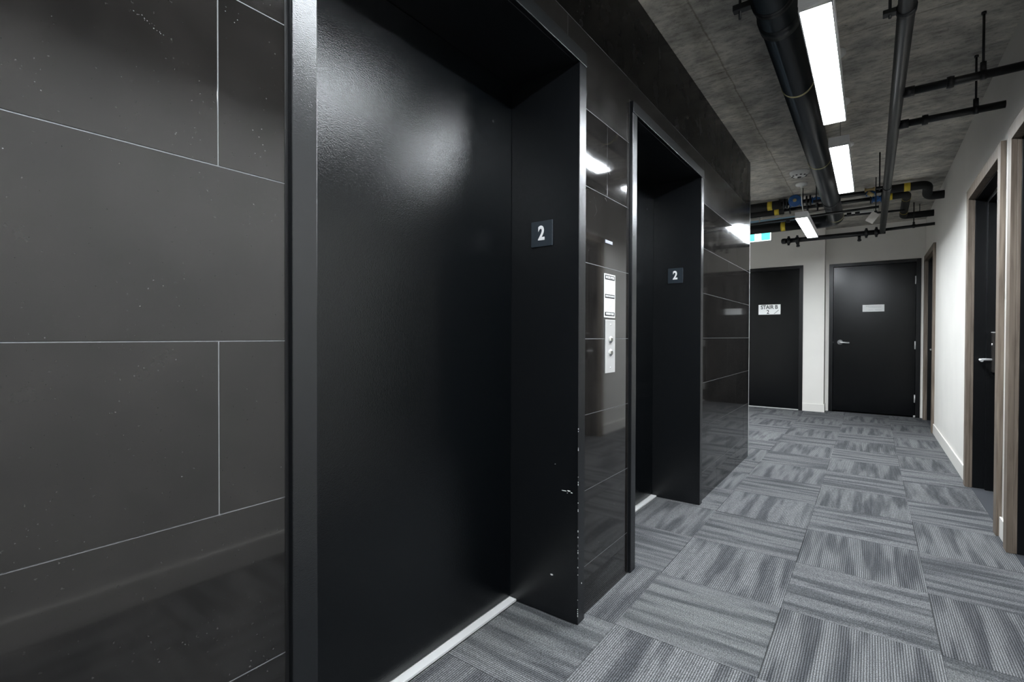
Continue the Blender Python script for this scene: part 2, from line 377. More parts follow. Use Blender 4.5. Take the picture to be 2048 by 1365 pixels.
rows = [0.0, .19, .49, .79, 1.09, 1.39, 1.69, 1.99, 2.283]
def tile(y0, y1, z0, z1, mat=None):
    h = .0011; x = XL + random.uniform(-.0002, .0002)
    build('wall_tile', boxes((XL-.0095, x, y0+h, y1-h, z0+(h if z0 > 0 else .001), z1-h)), mat or TILE, wall_left, bevel=.0003,
          origin=(XL, (y0+y1)/2, (z0+z1)/2))
def joints(k, sec):
    z = rows[k]
    if sec == 0:  off = .378 if k in (1, 3, 5, 7) else .078; pitch = .603
    elif sec == 1: return [1.907] if k == 6 else []
    else: off = 3.47 if k in (1, 3, 5) else (3.77 if k != 7 else 3.40); pitch = .61 if k != 7 else .606
    return [off+pitch*n for n in range(-8, 9)]
secs = [(-1.6, .503), (1.686, 2.145), (3.325, 4.915)]
for k in range(8):
    z0, z1 = rows[k], rows[k+1]
    if k == 7:      # the row over the heads runs through
        js = [-1.6]+[y for y in [1.57+.606*n for n in range(-6, 7)] if -1.55 < y < 4.86]+[4.915]
        for a, b_ in zip(js, js[1:]):
            # notch round the header casings (z 2.184)
            cuts = sorted({a, b_} | {c for c in (.503, 1.686, 2.145, 3.325) if a < c < b_})
            def f(bm, cuts=cuts, a=a, b_=b_, z0=z0, z1=z1):
                for u, v in zip(cuts, cuts[1:]):
                    m_ = (u+v)/2; over = (.503 < m_ < 1.686) or (2.145 < m_ < 3.325)
                    bx(bm, XL-.0095, XL, u+(.0011 if u == a else 0), v-(.0011 if v == b_ else 0), 2.184 if over else z0+.0011, z1-.0011)
            build('wall_tile', f, TILE_ROW, wall_left, origin=(XL, (a+b_)/2, (z0+z1)/2))
        continue
    for s, (a, b_) in enumerate(secs):
        js = [a]+[y for y in joints(k, s) if a+.02 < y < b_-.02]+[b_]
        for u, v in zip(js, js[1:]): tile(u, v, z0, z1)
# upper band of darker glossy panels up to the slab
js = [-1.6]+[-1.15+1.22*n for n in range(0, 5)]+[4.915]
for u, v in zip(js, js[1:]): tile(u, v, 2.283, 2.697, TILE_TOP)
struct('trim_1', boxes((XL-.012, XL+.0012, 4.915, 4.9185, 0.001, ZC-.001)), ALU, 'thin bright metal edge strip on the corner of the tiled wall', 'trim')

# right wall
DO = [(-1.13, -.09), (2.46, 3.50), (3.83, 4.865), (7.40, 8.455)]      # door openings inside the wood casing
def wr(bm):
    ys = [Y0]+[v for a, b_ in DO for v in (a-.02, b_+.02)]+[YA+.1]
    for a, b_ in zip(ys[::2], ys[1::2]): bx(bm, XR, XR+.19, a, b_, 0, ZC)
    for a, b_ in DO: bx(bm, XR, XR+.19, a-.02, b_+.02, 2.13, ZC)
    for a, b_ in DO: bx(bm, XR+.17, XR+.19, a-.02, b_+.02, 0, 2.13)
struct('wall_right', wr, WALLP, 'smooth white painted corridor wall with wood-cased doors', 'wall')
bs = [(-.02, 2.388), (3.572, 3.758), (4.937, 7.328), (Y0, -1.202), (8.53, YA)]
for a, b_ in bs:
    struct('baseboard_right', boxes((XR-.011, XR, a, b_, .001, .112)), TRIMP, 'low white baseboard along the right wall', 'baseboard', bevel=.003)
# end walls
SD = (-1.815, -.815, 2.165); AD = (-.502, .546, 2.175)
struct('wall_end', boxes((-4.2, SD[0]+.02, YS, YS+.5, 0, ZC), (SD[1]-.02, XA, YS, YS+.5, 0, ZC), (SD[0]+.02, SD[1]-.02, YS, YS+.5, SD[2]-.02, ZC),
       (SD[0], SD[1], YS+.18, YS+.5, 0, SD[2])), WALLP, 'cream white end wall holding the stair door, with a projecting corner', 'wall')
struct('wall_alcove', boxes((XA, AD[0]+.02, YA, YA+.28, 0, ZC), (AD[1]-.02, XR, YA, YA+.28, 0, ZC), (AD[0]+.02, AD[1]-.02, YA, YA+.28, AD[2]-.02, ZC),
       (AD[0], AD[1], YA+.18, YA+.28, 0, AD[2])), WALLP, 'set-back cream wall around the far right black door', 'wall')
struct('wall_back', boxes((XL-.4, XR+.2, Y0-.1, Y0, 0, ZC)), WALLP, 'white wall closing the corridor behind the viewer', 'wall')
struct('wall_side', boxes((-4.2, -4.0, 4.9, YS+.1, 0, ZC), (-4.2, XL-.40, 4.72, 4.905, 0, ZC)), WALLP, 'white walls of the branch corridor beyond the elevators', 'wall')
struct('baseboard_end', boxes((SD[1]+.003, XA+.011, YS-.012, YS, .001, .115), (XA, XA+.011, YS, YA-.012, .001, .115), (XA, AD[0]-.002, YA-.012, YA, .001, .115), (-3.9, SD[0]-.003, YS-.012, YS, .001, .115)), TRIMP,
       'white baseboard wrapping the corner beside the stair door', 'baseboard', bevel=.003)

# ---------------------------------------------------------------- elevators
XB = -1.205; XF = -.888
def elevator(a, b_, label, chips):
    t = thing('elevator_entrance', label, 'elevator', (XB, (a+b_)/2, 0), 'elevator entrances')
    w = .053
    for s, y in ((-1, a), (1, b_)):
        o = y+s*w; k = y+s*.03
        build('jamb', lambda bm: prism(bm, [(XB-.02, y), (XF, y), (XF, o), (XL-.001, o), (XL-.001, k), (XB-.02, k)], .0015, 2.132), BLACKC, t, bevel=.002)
    build('header', lambda bm: (bx(bm, XL-.001, XF+.002, a-w, b_+w, 2.132, 2.184), bx(bm, XB-.02, XL-.001, a-.03, b_+.03, 2.132, 2.16)), BLACKC, t, bevel=.002)
    build('door_panel', boxes((XB-.035, XB, a+.002, b_-.002, .016, 2.130)), BLACK, t, bevel=.0015)
    build('sill', boxes((XB-.03, -1.174, a+.001, b_-.001, .0012, .011)), ALU, t, bevel=.001)
    # caulk line between casing and tiles
    build('caulk_joint', boxes((XL-.009, XL+.0004, a-w-.0065, a-w+.001, .001, 2.19)), CAULK, t)
    build('caulk_joint', boxes((XL-.009, XL+.0004, b_+w-.001, b_+w+.0045, .001, 2.19)), CAULK, t)
    sc = build('screw', lambda bm: lathe(bm, (XB, b_-.125, 1.946), (1, 0, 0), [(0, .006), (.001, .006), (.0015, .003), (.0008, 0)], 12), IRON, t)
    if chips:
        rnd = random.Random(3)
        def blob(x, z, sx, sz, n=7):
            def f(bm):
                vs_ = []
                for i in range(n):
                    an = 2*PI*i/n; r = rnd.uniform(.6, 1.1)
                    vs_.append(((x+sx*r*math.cos(an)), z+sz*r*math.sin(an)))
                A = [bm.verts.new((p[0], b_, p[1])) for p in vs_]; B = [bm.verts.new((p[0], b_-.0005, p[1])) for p in vs_]
                bm.faces.new(A); bm.faces.new(B)
                for i in range(n): bm.faces.new((A[i], A[(i+1) % n], B[(i+1) % n], B[i]))
            build('paint_chip', f, CHIP, t)
        for q in (0,):
            blob(-.948, .503, .014, .0022); blob(-.928, .506, .008, .003); blob(-.916, .501, .005, .002); blob(-.935, .497, .003, .0012)
            blob(-1.004, .161, .007, .0035); blob(-.99, .60, .003, .0012)
        def g(bm):
            for i in range(26):
                z = rnd.choice([rnd.uniform(.03, .1), rnd.uniform(.12, .45), rnd.uniform(.3, .75)]); h = rnd.uniform(.0015, .007)
                bx(bm, XF-.0012, XF+.0004, b_-.0004, b_+.0012, z, z+h)
            bx(bm, XF-.0006, XF+.0005, b_+.028, b_+.031, .148, .153)
        o = build('edge_wear', g, CHIP, t); o['kind'] = 'stuff'
    # raised number plate screwed to the jamb
    p = thing('floor_number_plate', 'small square charcoal plate with a white numeral 2 on the %s elevator jamb' % ('nearer' if chips else 'farther'), 'sign', (-1.053, b_, 1.505), 'floor number plates')
    build('plate', boxes((-1.103, -1.003, b_-.006, b_-.0002, 1.455, 1.556)), PLATE, p, bevel=.0012)
    txt('numeral', '2', NUM, p, (-1.054, b_-.0066, 1.5055), ROT_Y, .076, .0026, .80)
    return t
elevator(*E[0], 'large matt black elevator doorway nearest the viewer, recessed in dark tile', True)
elevator(*E[1], 'farther, smaller-looking black elevator doorway beyond the call buttons', False)

# ---------------------------------------------------------------- things on the tiled pier
cp = thing('elevator_call_panel', 'vertical brushed steel plate with two round call buttons between the elevators', 'call panel', (XL, 1.937, 1.057))
build('plate', boxes((XL+.0003, XL+.004, 1.889, 1.985, .944, 1.171)), STEEL, cp, bevel=.001)
for z in (1.086, 1.030):
    build('button_ring', lambda bm: lathe(bm, (XL+.004, 1.936, z), (1, 0, 0), [(0, .0175), (.0006, .0175), (.0006, 0)]), SIGNG, cp)
    build('button', lambda bm: lathe(bm, (XL+.004, 1.936, z), (1, 0, 0), [(0, .0155), (.002, .0155), (.003, .0145), (.0032, .013), (.006, .0125), (.0085, .009), (.0095, .004), (.0097, 0)]), MIRROR, cp)
for z in (1.149, .965):
    build('screw', lambda bm: lathe(bm, (XL+.004, 1.9365, z), (1, 0, 0), [(0, .004), (.0012, .004), (.0018, .002), (.0018, 0)], 14), CHROME, cp)
fn = thing('fire_notice', 'tall narrow white fire instruction notice above the steel call panel', 'sign', (XL, 1.932, 1.273))
ya, yb, za, zb = 1.880, 1.986, 1.180, 1.365
build('board', boxes((XL+.0003, XL+.002, ya, yb, za, zb)), SIGNW, fn)
x2 = XL+.002
for z0, z1 in ((1.340, 1.360), (1.262, 1.279), (1.1865, 1.2035)): build('black_banner', boxes((x2, x2+.0004, ya+.005, yb-.005, z0, z1)), SIGNK, fn)

txt('lettering', 'IN CASE OF FIRE', SIGNW, fn, (x2+.0007, (ya+yb)/2, 1.350), ROT_X, .0150, .0002, .74)
txt('lettering', 'DO NOT USE ELEVATOR', SIGNW, fn, (x2+.0007, (ya+yb)/2, 1.2705), ROT_X, .0112, .0001, .68)
txt('lettering', 'REMAIN CALM', SIGNW, fn, (x2+.0007, (ya+yb)/2, 1.195), ROT_X, .0135, .0002, .86)
def smallp(bm):
    rn = random.Random(5)
    for z in [1.333-.0068*i for i in range(8)]+[1.255-.0068*i for i in range(7)]:
        y = ya+.009; end = yb-.008-rn.choice([0, 0, .01, .03])
        while y < end-.004:
            l = rn.uniform(.003, .011); bx(bm, x2, x2+.0003, y, min(y+l, end), z-.0011, z+.0011); y += l+.0018
o = build('small_print', smallp, SIGNG, fn); o['kind'] = 'stuff'
lb = thing('wall_label', 'tiny pale grey strip label high above the fire notice', 'label', (XL, 1.92, 1.5))
build('strip', boxes((XL+.0003, XL+.0022, 1.888, 1.957, 1.494, 1.507)), simple('lavender_grey_plastic', (.30, .31, .38), .5), lb)

# dried adhesive scuffs on the tiles
def scuffs(bm):
    rn = random.Random(11)
    def dot(y, z, s):
        n = 6; vs_ = [bm.verts.new((XL+.0005, y+s*rn.uniform(.5, 1)*math.cos(2*PI*i/n), z+s*rn.uniform(.5, 1)*math.sin(2*PI*i/n))) for i in range(n)]
        bm.faces.new(vs_)
    for i in range(16): dot(.262+.004*i*.6+rn.gauss(0, .002), 1.590-.0011*i+rn.gauss(0, .0015), rn.uniform(.0003, .0011))
    for (y, z) in ((.314, 1.423), (.436, 1.471), (.454, 1.45), (.447, 1.462), (.458, 1.44), (.44, 1.43), (.45, 1.427), (.452, 1.478), (.12, 1.34), (.39, 1.66), (.41, 1.655), (.405, 1.648)): dot(y, z, .0011)
    for i in range(14): dot(1.905+.004*i*.5+rn.gauss(0, .002), 1.815-.0018*i+rn.gauss(0, .002), .0016)
    for i in range(10): dot(1.895+rn.gauss(0, .006), 1.685+rn.gauss(0, .012), .002)
    for i in range(9): dot(1.80+rn.gauss(0, .008), 1.66-.009*i, .0015)
o = build('dried_adhesive', scuffs, simple('dried_adhesive', (.16, .16, .16), .8), wall_left); o['kind'] = 'stuff'

# ---------------------------------------------------------------- apartment doors on the right wall
def lever(parent, c, face, side, L=.115, mat=STEEL, r=.0085, proj=.055):
    """c on the leaf, face = outward normal, side = direction of the lever"""
    c = Vector(c); n = Vector(face); s = Vector(side)
    lv = build('lever', lambda bm: tube(bm, [c, c+n*proj, c+n*proj+s*L], r, 14, .016), mat, parent)
    return lv
def apartment_door(n, a, b_, label, near=False):
    d = tag(build('door_%d' % n, boxes((.716, .756, a+.045, b_-.045, .010, 2.07)), BLACKD, bevel=.002), label, 'door', kind='structure')
    # grey oak casing: face boards, reveal
    w = .072; f0, f1 = .566, XR-.0002
    for s, y in ((-1, a), (1, b_)):
        build('side_casing', lambda bm: (bx(bm, f0, f1, min(y, y+s*w), max(y, y+s*w), .0015, 2.18), bx(bm, f1, .606, min(y, y+s*.018), max(y, y+s*.018), .0015, 2.108)), WOOD, d, bevel=.0015)
    build('head_casing', lambda bm: (bx(bm, f0, f1, a, b_, 2.108, 2.18), bx(bm, f1, .606, a, b_, 2.108, 2.126)), WOOD, d, bevel=.0015)
    for s, y in ((1, a), (-1, b_)):
        build('frame_jamb', lambda bm: (bx(bm, .6065, .716, min(y, y-s*.018), max(y, y-s*.018), .0015, 2.108), bx(bm, .668, .714, min(y, y+s*.040), max(y, y+s*.040), .0015, 2.07)), BLACKF, d, bevel=.0015)
    build('frame_head', lambda bm: (bx(bm, .6065, .716, a, b_, 2.10, 2.126), bx(bm, .668, .714, a, b_, 2.065, 2.10)), BLACKF, d, bevel=.0015)
    yp = b_-.078
    p = build('lock_plate', boxes((.692, .7158, yp-.034, yp+.034, .853, 1.132)), BRONZE, d, bevel=.003)
    build('plate_top_glint', boxes((.690, .7155, yp-.034, yp+.034, 1.1325, 1.139)), STEEL, p)  # bright steel strip stands in for light on the plate's top
    build('keyhole', lambda bm: lathe(bm, (.692, yp, 1.05), (-1, 0, 0), [(0, .010), (.003, .010), (.004, .007), (.004, 0)], 16), CHROME, p)
    c = Vector((.692, yp+.005, .942))
    build('lever', lambda bm: tube(bm, [c, c+Vector((-.062, 0, 0)), c+Vector((-.066, -.11, -.004))], .009, 14, .016), CHROME, p)
    return d
apartment_door(1, *DO[2], 'recessed black apartment door with the lever handle in view, in grey oak casing')
apartment_door(2, *DO[1], 'black apartment door at the picture\'s right edge, mostly cut off, in grey oak casing')
apartment_door(3, *DO[3], 'farthest black apartment door on the right wall, next to the end door')
apartment_door(4, *DO[0], 'black apartment door behind the viewer on the right wall')

# ---------------------------------------------------------------- end doors
def end_door(n, x0, x1, top, Y, label, hinge_right, handle_x, hand):
    d = tag(build('door_%d' % n, boxes((x0+.052, x1-.052, Y+.034, Y+.078, .012, top-.048)), BLACKD, bevel=.002), label, 'door', kind='structure')
    for s, x in ((1, x0), (-1, x1)):
        build('frame_jamb', lambda bm: (bx(bm, min(x, x+s*.05), max(x, x+s*.05), Y-.012, Y+.11, .0015, top), bx(bm, min(x+s*.05, x+s*.066), max(x+s*.05, x+s*.066), Y+.080, Y+.11, .0015, top-.05)), BLACKF, d, bevel=.002)
    build('frame_head', lambda bm: (bx(bm, x0+.05, x1-.05, Y-.012, Y+.11, top-.046, top), bx(bm, x0+.05, x1-.05, Y+.080, Y+.11, top-.062, top-.046)), BLACKF, d, bevel=.002)
    yf = Y+.034
    h = build('handle_rose', lambda bm: lathe(bm, (handle_x, yf, 1.022), (0, -1, 0), [(0, .036), (.008, .036), (.016, .030), (.026, .017), (.034, .014), (.034, 0)]), CHROME, d)
    c = Vector((handle_x, yf-.03, 1.022))
    build('lever', lambda bm: tube(bm, [c, c+Vector((0, -.028, 0)), c+Vector((hand*.115, -.030, -.008))], .011, 14, .016), CHROME, h)
    if hinge_right:
        for z in (1.885, .99, .255):
            build('hinge', lambda bm: (cyl(bm, (x1-.051, Y+.026, z-.055), (x1-.051, Y+.026, z+.055), .0075, 12), bx(bm, x1-.062, x1-.044, Y+.030, Y+.0335, z-.055, z+.055)), STEEL, d)
    return d
d5 = end_door(5, *SD, YS, 'black stair door partly hidden by the tiled corner, at the end of the corridor', False, -1.66, 1)
build('threshold_gap_light', boxes((SD[0]+.052, SD[1]-.052, YS+.01, YS+.10, .0015, .011)), ALU, d5)  # metal sill; its bright colour also stands for light through the door gap
d6 = end_door(6, *AD, YA, 'black service door with three hinges facing down the corridor', True, -.364, 1)
build('latch_strike', lambda bm: cyl(bm, (AD[0]+.051, YA+.03, 1.022), (AD[0]+.051, YA+.022, 1.022), .006, 10), STEEL, d6)
build('door_stop', lambda bm: cyl(bm, (AD[1]-.06, YA-.02, .002), (AD[1]-.06, YA-.02, .03), .012, 12), STEEL, d6)

sb = thing('stair_sign', 'white sign reading STAIR B 2 with a small stair drawing, on the stair door', 'sign', (-1.269, YS+.034, 1.52))
sy = YS+.034
build('board', boxes((-1.420, -1.116, sy-.003, sy-.0004, 1.445, 1.598)), SIGNW, sb)
txt('lettering', 'STAIR B', SIGNK, sb, (-1.270, sy-.0036, 1.556), ROT_Y, .083, .0016, .83)
txt('lettering', '2', SIGNK, sb, (-1.288, sy-.0036, 1.482), ROT_Y, .084, .0016, .82)
def stairs(bm):
    x, z = -1.205, 1.455
    for i in range(5):
        bx(bm, x, x+.014, sy-.0036, sy-.003, z, z+.0045); bx(bm, x+.0105, x+.0145, sy-.0036, sy-.003, z, z+.014)
        x += .0125; z += .0115
build('stair_symbol', stairs, SIGNK, sb)
ss = thing('door_sign', 'blank-looking white rectangular sign on the service door', 'sign', (.0265, YA+.034, 1.514))
sy2 = YA+.034
build('board', boxes((-.099, .152, sy2-.003, sy2-.0004, 1.464, 1.563)), SIGNW, ss)
def fp(bm):
    rn = random.Random(2)
    for z, a, b_ in ((1.543, -.06, .12), (1.527, -.03, .12), (1.488, -.03, .02), (1.488, .05, .12)):
        x = a
        while x < b_: l = rn.uniform(.006, .016); bx(bm, x, min(x+l, b_), sy2-.0034, sy2-.003, z-.003, z+.003); x += l+.005
o = build('faint_print', fp, FAINT, ss); o['kind'] = 'stuff'

# ---------------------------------------------------------------- linear lights
def lamp(x, y0, y1, z, label, canopies):
    t = thing('linear_pendant_light', label, 'ceiling light', (x, (y0+y1)/2, ZC), 'linear pendant lights')
    w = .056
    # trough-shaped white body, open below
    def body(bm):
        bx(bm, x-w, x+w, y0-.012, y1+.012, z+.024, z+.066)
        bx(bm, x-w, x-w+.004, y0-.012, y1+.012, z, z+.024); bx(bm, x+w-.004, x+w, y0-.012, y1+.012, z, z+.024)
        bx(bm, x-w+.004, x+w-.004, y0-.012, y0-.008, z, z+.024); bx(bm, x-w+.004, x+w-.004, y1+.008, y1+.012, z, z+.024)
    build('housing', body, LAMPB, t, bevel=.0015)
    build('diffuser', boxes((x-w+.005, x+w-.005, y0-.007, y1+.007, z+.016, z+.0235)), LENS, t)
    for yc, sag in canopies:
        c = build('canopy', lambda bm: lathe(bm, (x-.02*sag, yc-.12*sag, ZC-.0005), (0, 0, -1), [(0, .055), (.016, .055), (.024, .045), (.026, .012), (.045, .009), (.045, 0)]), WHITEP, t)
        if sag: build('power_cord', lambda bm: tube(bm, [(x-.02, yc-.12, ZC-.04), (x-.02, yc-.11, ZC-.18), (x-.01, yc-.03, z+.11), (x, yc+.03, z+.066)], .0045, 10, .12), WHITEP, c)
        else: build('suspension_wire', lambda bm: cyl(bm, (x, yc, ZC-.04), (x, yc, z+.066), .0012, 8), IRON, c)
lamp(-.178, 2.165, 3.37, 2.335, 'nearest lit linear lamp in view, long white bar beside the big pipe', [(2.35, 0), (3.30, 0)])
lamp(-.178, 3.82, 5.06, 2.335, 'second lit linear lamp, in line behind the nearest one', [(4.0, 0), (4.9, 0)])
lamp(-.575, 5.72, 6.90, 2.300, 'farthest lit linear lamp, hung by a curved white cord from a round canopy', [(6.02, 1)])
lamp(-.178, .44, 1.67, 2.335, 'lit linear lamp above the near elevator, out of the frame overhead', [(.65, 0), (1.5, 0)])
lamp(-2.35, 6.0, 7.2, 2.300, 'added unseen linear lamp in the branch corridor, brightening the end wall', [(6.2, 0), (7.0, 0)])  # added lamp, out of view, to brighten the stair end wall
lamp(-.178, -1.25, -.02, 2.335, 'lit linear lamp behind the viewer', [(-1.1, 0), (-.2, 0)])

# ---------------------------------------------------------------- pipes under the slab
# big black drain, turning left at the far end
dp = thing('drain_pipe', 'thick black pipe running along the ceiling and bending left at the far end', 'pipe', (-.336, 2, 2.52))
zb_ = 2.520; xb = -.337; rb_ = .0775
build('pipe_run', lambda bm: tube(bm, [(xb, -2.9, zb_), (xb, 6.92, zb_-.03), (-.62, 6.92, 2.475)], rb_, 36, .17, 12), PIPEK, dp)
build('insulated_branch', lambda bm: tube(bm, [(-.60, 6.92, 2.475), (-3.9, 6.92, 2.475)], .055, 28), FOAM, dp)
for y in (3.10, 4.52, 1.4):
    build('band', lambda bm: lathe(bm, (xb, y, zb_-.03*(y+2.9)/9.82), (0, 1, 0), [(0, rb_), (0, rb_+.0022), (.016, rb_+.0022), (.016, rb_)], 36), YELW, dp)
build('band', lambda bm: lathe(bm, (xb+.004, 6.68, zb_-.0295), (0, 1, 0), [(0, rb_), (0, rb_+.0022), (.014, rb_+.0022), (.014, rb_)], 36), YELW, dp)
build('tape', lambda bm: lathe(bm, (-.915, 6.92, 2.475), (1, 0, 0), [(0, .055), (0, .0565), (.05, .0565), (.05, .055)], 28), YEL, dp)
build('coupling', lambda bm: lathe(bm, (xb, 2.40, zb_-.0155), (0, 1, 0), [(0, rb_), (0, rb_+.006), (.07, rb_+.006), (.07, rb_)], 36), PIPEK, dp)
def hanger(parent, x, y, z, r, side=0):
    h = build('hanger', lambda bm: lathe(bm, (x, y-.016, z), (0, 1, 0), [(0, r), (0, r+.005), (.032, r+.005), (.032, r)], 28), IRON, parent)
    if side:
        build('clamp_ear', boxes((x+side*(r+.075) if side < 0 else x+side*r, x+side*r if side < 0 else x+side*(r+.075), y-.017, y+.017, z-.012, z+.014)), IRON, h, bevel=.003)
        xx = x+side*(r+.048)
        build('rod', lambda bm: cyl(bm, (xx, y, z-.045), (xx, y, ZC-.0005), .0055, 10), IRON, h)
    else:
        build('rod', lambda bm: (cyl(bm, (x, y, z+r+.003), (x, y, ZC-.0005), .0055, 10), cyl(bm, (x, y, z+r+.002), (x, y, z+r+.03), .011, 8)), IRON, h)
    return h
hanger(dp, xb, 2.27, zb_-.0155, rb_, -1)
hanger(dp, xb, 5.9, zb_-.027, rb_, -1)

# sprinkler piping
sp = thing('sprinkler_pipe', 'slim black sprinkler pipe along the corridor with side branches to the right wall', 'pipe', (.103, 2, 2.39))
xm, zm, rm = .103, 2.392, .0295
build('main_pipe', lambda bm: tube(bm, [(xm, -2.9, zm), (xm, 7.50, zm)], rm, 28), IRON, sp)
build('header_pipe', lambda bm: tube(bm, [(-.965, 7.50, 2.392), (.135, 7.50, 2.392)], .030, 24), IRON, sp)
build('branch_pipe', lambda bm: tube(bm, [(.12, 7.50, 2.41), (XR, 7.50, 2.425)], .0175, 20), IRON, sp)
for y, hx in ((3.315, .435), (3.80, .470)):
    z = zm
    bp_ = build('branch_pipe', lambda bm: tube(bm, [(xm+.02, y, z), (XR, y, z)], .0205, 20), IRON, sp)
    build('tee_collar', lambda bm: lathe(bm, (xm+.026, y, z), (1, 0, 0), [(0, .0205), (0, .026), (.045, .026), (.045, .0205)], 20), IRON, bp_)
    build('coupling', lambda bm: lathe(bm, (.235 if y > 3.5 else .30, y, z), (1, 0, 0), [(0, .0205), (0, .028), (.014, .030), (.028, .028), (.028, .0205)], 20), IRON, bp_)
    build('hanger_rod', lambda bm: (cyl(bm, (hx, y, z+.02), (hx, y, ZC-.0005), .0055, 10), cyl(bm, (hx, y, z+.018), (hx, y, z+.062), .0125, 12), cyl(bm, (hx, y, ZC-.012), (hx, y, ZC-.0005), .010, 8),
          lathe(bm, (hx-.012, y, z), (1, 0, 0), [(0, .0205), (0, .0235), (.024, .0235), (.024, .0205)], 20)), IRON, bp_)
hanger(sp, .40, 7.50, 2.42, .0175)
for x in (-.90, -.80, -.055, .045):
    build('coupling', lambda bm: (lathe(bm, (x-.018, 7.50, 2.392), (1, 0, 0), [(0, .030), (0, .043), (.036, .043), (.036, .030)], 24), bx(bm, x-.012, x+.012, 7.488, 7.512, 2.43, 2.452), bx(bm, x-.012, x+.012, 7.488, 7.512, 2.332, 2.352)), IRON, sp)
build('end_cap', lambda bm: lathe(bm, (-.965, 7.50, 2.392), (-1, 0, 0), [(-.03, .030), (-.03, .037), (.01, .036), (.022, .02), (.022, 0)], 24), IRON, sp)
for x in (-.79, -.125):
    build('sprinkler_head', lambda bm: (cyl(bm, (x, 7.50, 2.37), (x, 7.50, 2.325), .016, 14), lathe(bm, (x, 7.50, 2.325), (0, 0, -1), [(0, .010), (.006, .022), (.02, .022), (.028, .012), (.028, 0)], 16)), IRON, sp)
for y in (1.3, 2.47, 5.3):
    hh = build('hanger', lambda bm: lathe(bm, (xm, y-.016, zm), (0, 1, 0), [(0, rm), (0, rm+.004), (.032, rm+.004), (.032, rm)], 24), IRON, sp)
    build('clamp_ear', boxes((xm-.075, xm-rm+.002, y-.016, y+.016, zm-.008, zm+.012)), IRON, hh, bevel=.003)
    build('rod', lambda bm: cyl(bm, (xm-.052, y, zm-.02), (xm-.052, y, ZC-.0005), .0055, 10), IRON, hh)

# two insulated water pipes across the far end, with valves between
def water(name, label, y, z, xl_end, xr_el, ywall, zwall, tapes, r, rbare, xv0, xv1):
    t = thing(name, label, 'pipe', (-1, y, z), 'insulated water pipes')
    build('insulated_run', lambda bm: tube(bm, [(-3.9, y, z), (xv0, y, z)], r, 26), FOAM, t)
    build('bare_run', lambda bm: tube(bm, [(xv0, y, z), (xv1, y, z)], rbare, 20), IRON, t)
    build('insulated_run', lambda bm: tube(bm, [(xv1, y, z), (xr_el, y, z), (xr_el+.005, ywall, zwall), (XR, ywall, zwall)], r*.82, 26, r*1.3), FOAM, t)
    for x in tapes: 
        rr_ = (r if x < -.3 else r*.82)
        build('tape', lambda bm: lathe(bm, (x-.024, y, z), (1, 0, 0), [(0, rr_), (0, rr_+.0015), (.05, rr_+.0015), (.05, rr_)], 26), YEL, t)
    return t
w1 = water('insulated_pipe', 'upper black insulated pipe with yellow tape and a blue valve, crossing the far ceiling', 6.40, 2.630, 0, .45, 6.60, 2.555, (-.962, .285), .050, .022, -.84, .09)
w2 = water('insulated_pipe', 'lower black insulated pipe with yellow tape, U-bending to the right wall', 6.72, 2.632, 0, .30, 7.62, 2.575, (-.935, .150), .047, .020, -.86, .12)
build('tape', lambda bm: lathe(bm, (.301, 6.86, 2.625), (0, 1, -.06), [(0, .0385), (0, .0405), (.010, .0405), (.010, .0385)], 24), YEL, w2)
build('tape', lambda bm: lathe(bm, (.304, 7.40, 2.588), (0, 1, -.06), [(0, .0385), (0, .0400), (.007, .0400), (.007, .0385)], 24), YEL, w2)
build('hanger_rod', lambda bm: cyl(bm, (.46, 7.62, 2.61), (.46, 7.62, ZC-.0005), .004, 8), IRON, w2)
def valve(parent, x, y, z, s=1.0, wheel=True, brass=False):
    v = build('valve_body', lambda bm: (lathe(bm, (x-.055*s, y, z), (1, 0, 0), [(0, .02), (0, .046*s), (.012*s, .046*s), (.016*s, .03*s), (.055*s, .044*s), (.094*s, .03*s), (.098*s, .046*s), (.11*s, .046*s), (.11*s, .02)], 24),
              cyl(bm, (x, y, z), (x, y-.05*s, z+.004), .030*s, 20)), BLUEV, parent)
    if wheel:
        build('gear_box', lambda bm: (lathe(bm, (x, y-.05*s, z+.004), (0, -1, 0), [(0, .055*s), (.008*s, .062*s), (.028*s, .062*s), (.036*s, .050*s), (.036*s, .026*s), (.042*s, .024*s), (.042*s, 0)], 30)), BLUEV, v)
        build('indicator_cap', lambda bm: lathe(bm, (x, y-.092*s, z+.004), (0, -1, 0), [(0, .018*s), (.004, .018*s), (.006, .012*s), (.006, 0)], 18), BRASS, v)
    if brass:
        build('brass_strainer', lambda bm: (cyl(bm, (x-.03, y-.05, z-.01), (x+.02, y-.05, z-.045), .020, 16), lathe(bm, (x-.055, y-.05, z+.02), (1, 0, 0), [(0, 0), (0, .022), (.012, .022), (.02, .014), (.07, .014), (.078, .022), (.09, .022), (.09, 0)], 6)), BRASS, v)
    return v
valve(w1, -.700, 6.40, 2.630, 1.05)
valve(w1, -.50, 6.40, 2.630, .8, False)
valve(w1, -.01, 6.40, 2.625, .8, False, True)
valve(w2, .04, 6.72, 2.62, .8, False)
for x in (-.825, -.795, -.60, -.565, -.43):
    build('flange', lambda bm: lathe(bm, (x, 6.40, 2.63), (1, 0, 0), [(0, .022), (0, .060), (.014, .060), (.014, .022)], 8), IRON, w1)
build('bracket', boxes((-.87, -.80, 6.372, 6.428, 2.655, 2.688)), IRON, w1, bevel=.004)
for x in (-.80, -.62, -.52, -.02, .08):
    build('flange', lambda bm: lathe(bm, (x, 6.72, 2.632), (1, 0, 0), [(0, .020), (0, .055), (.014, .055), (.014, .020)], 8), IRON, w2)

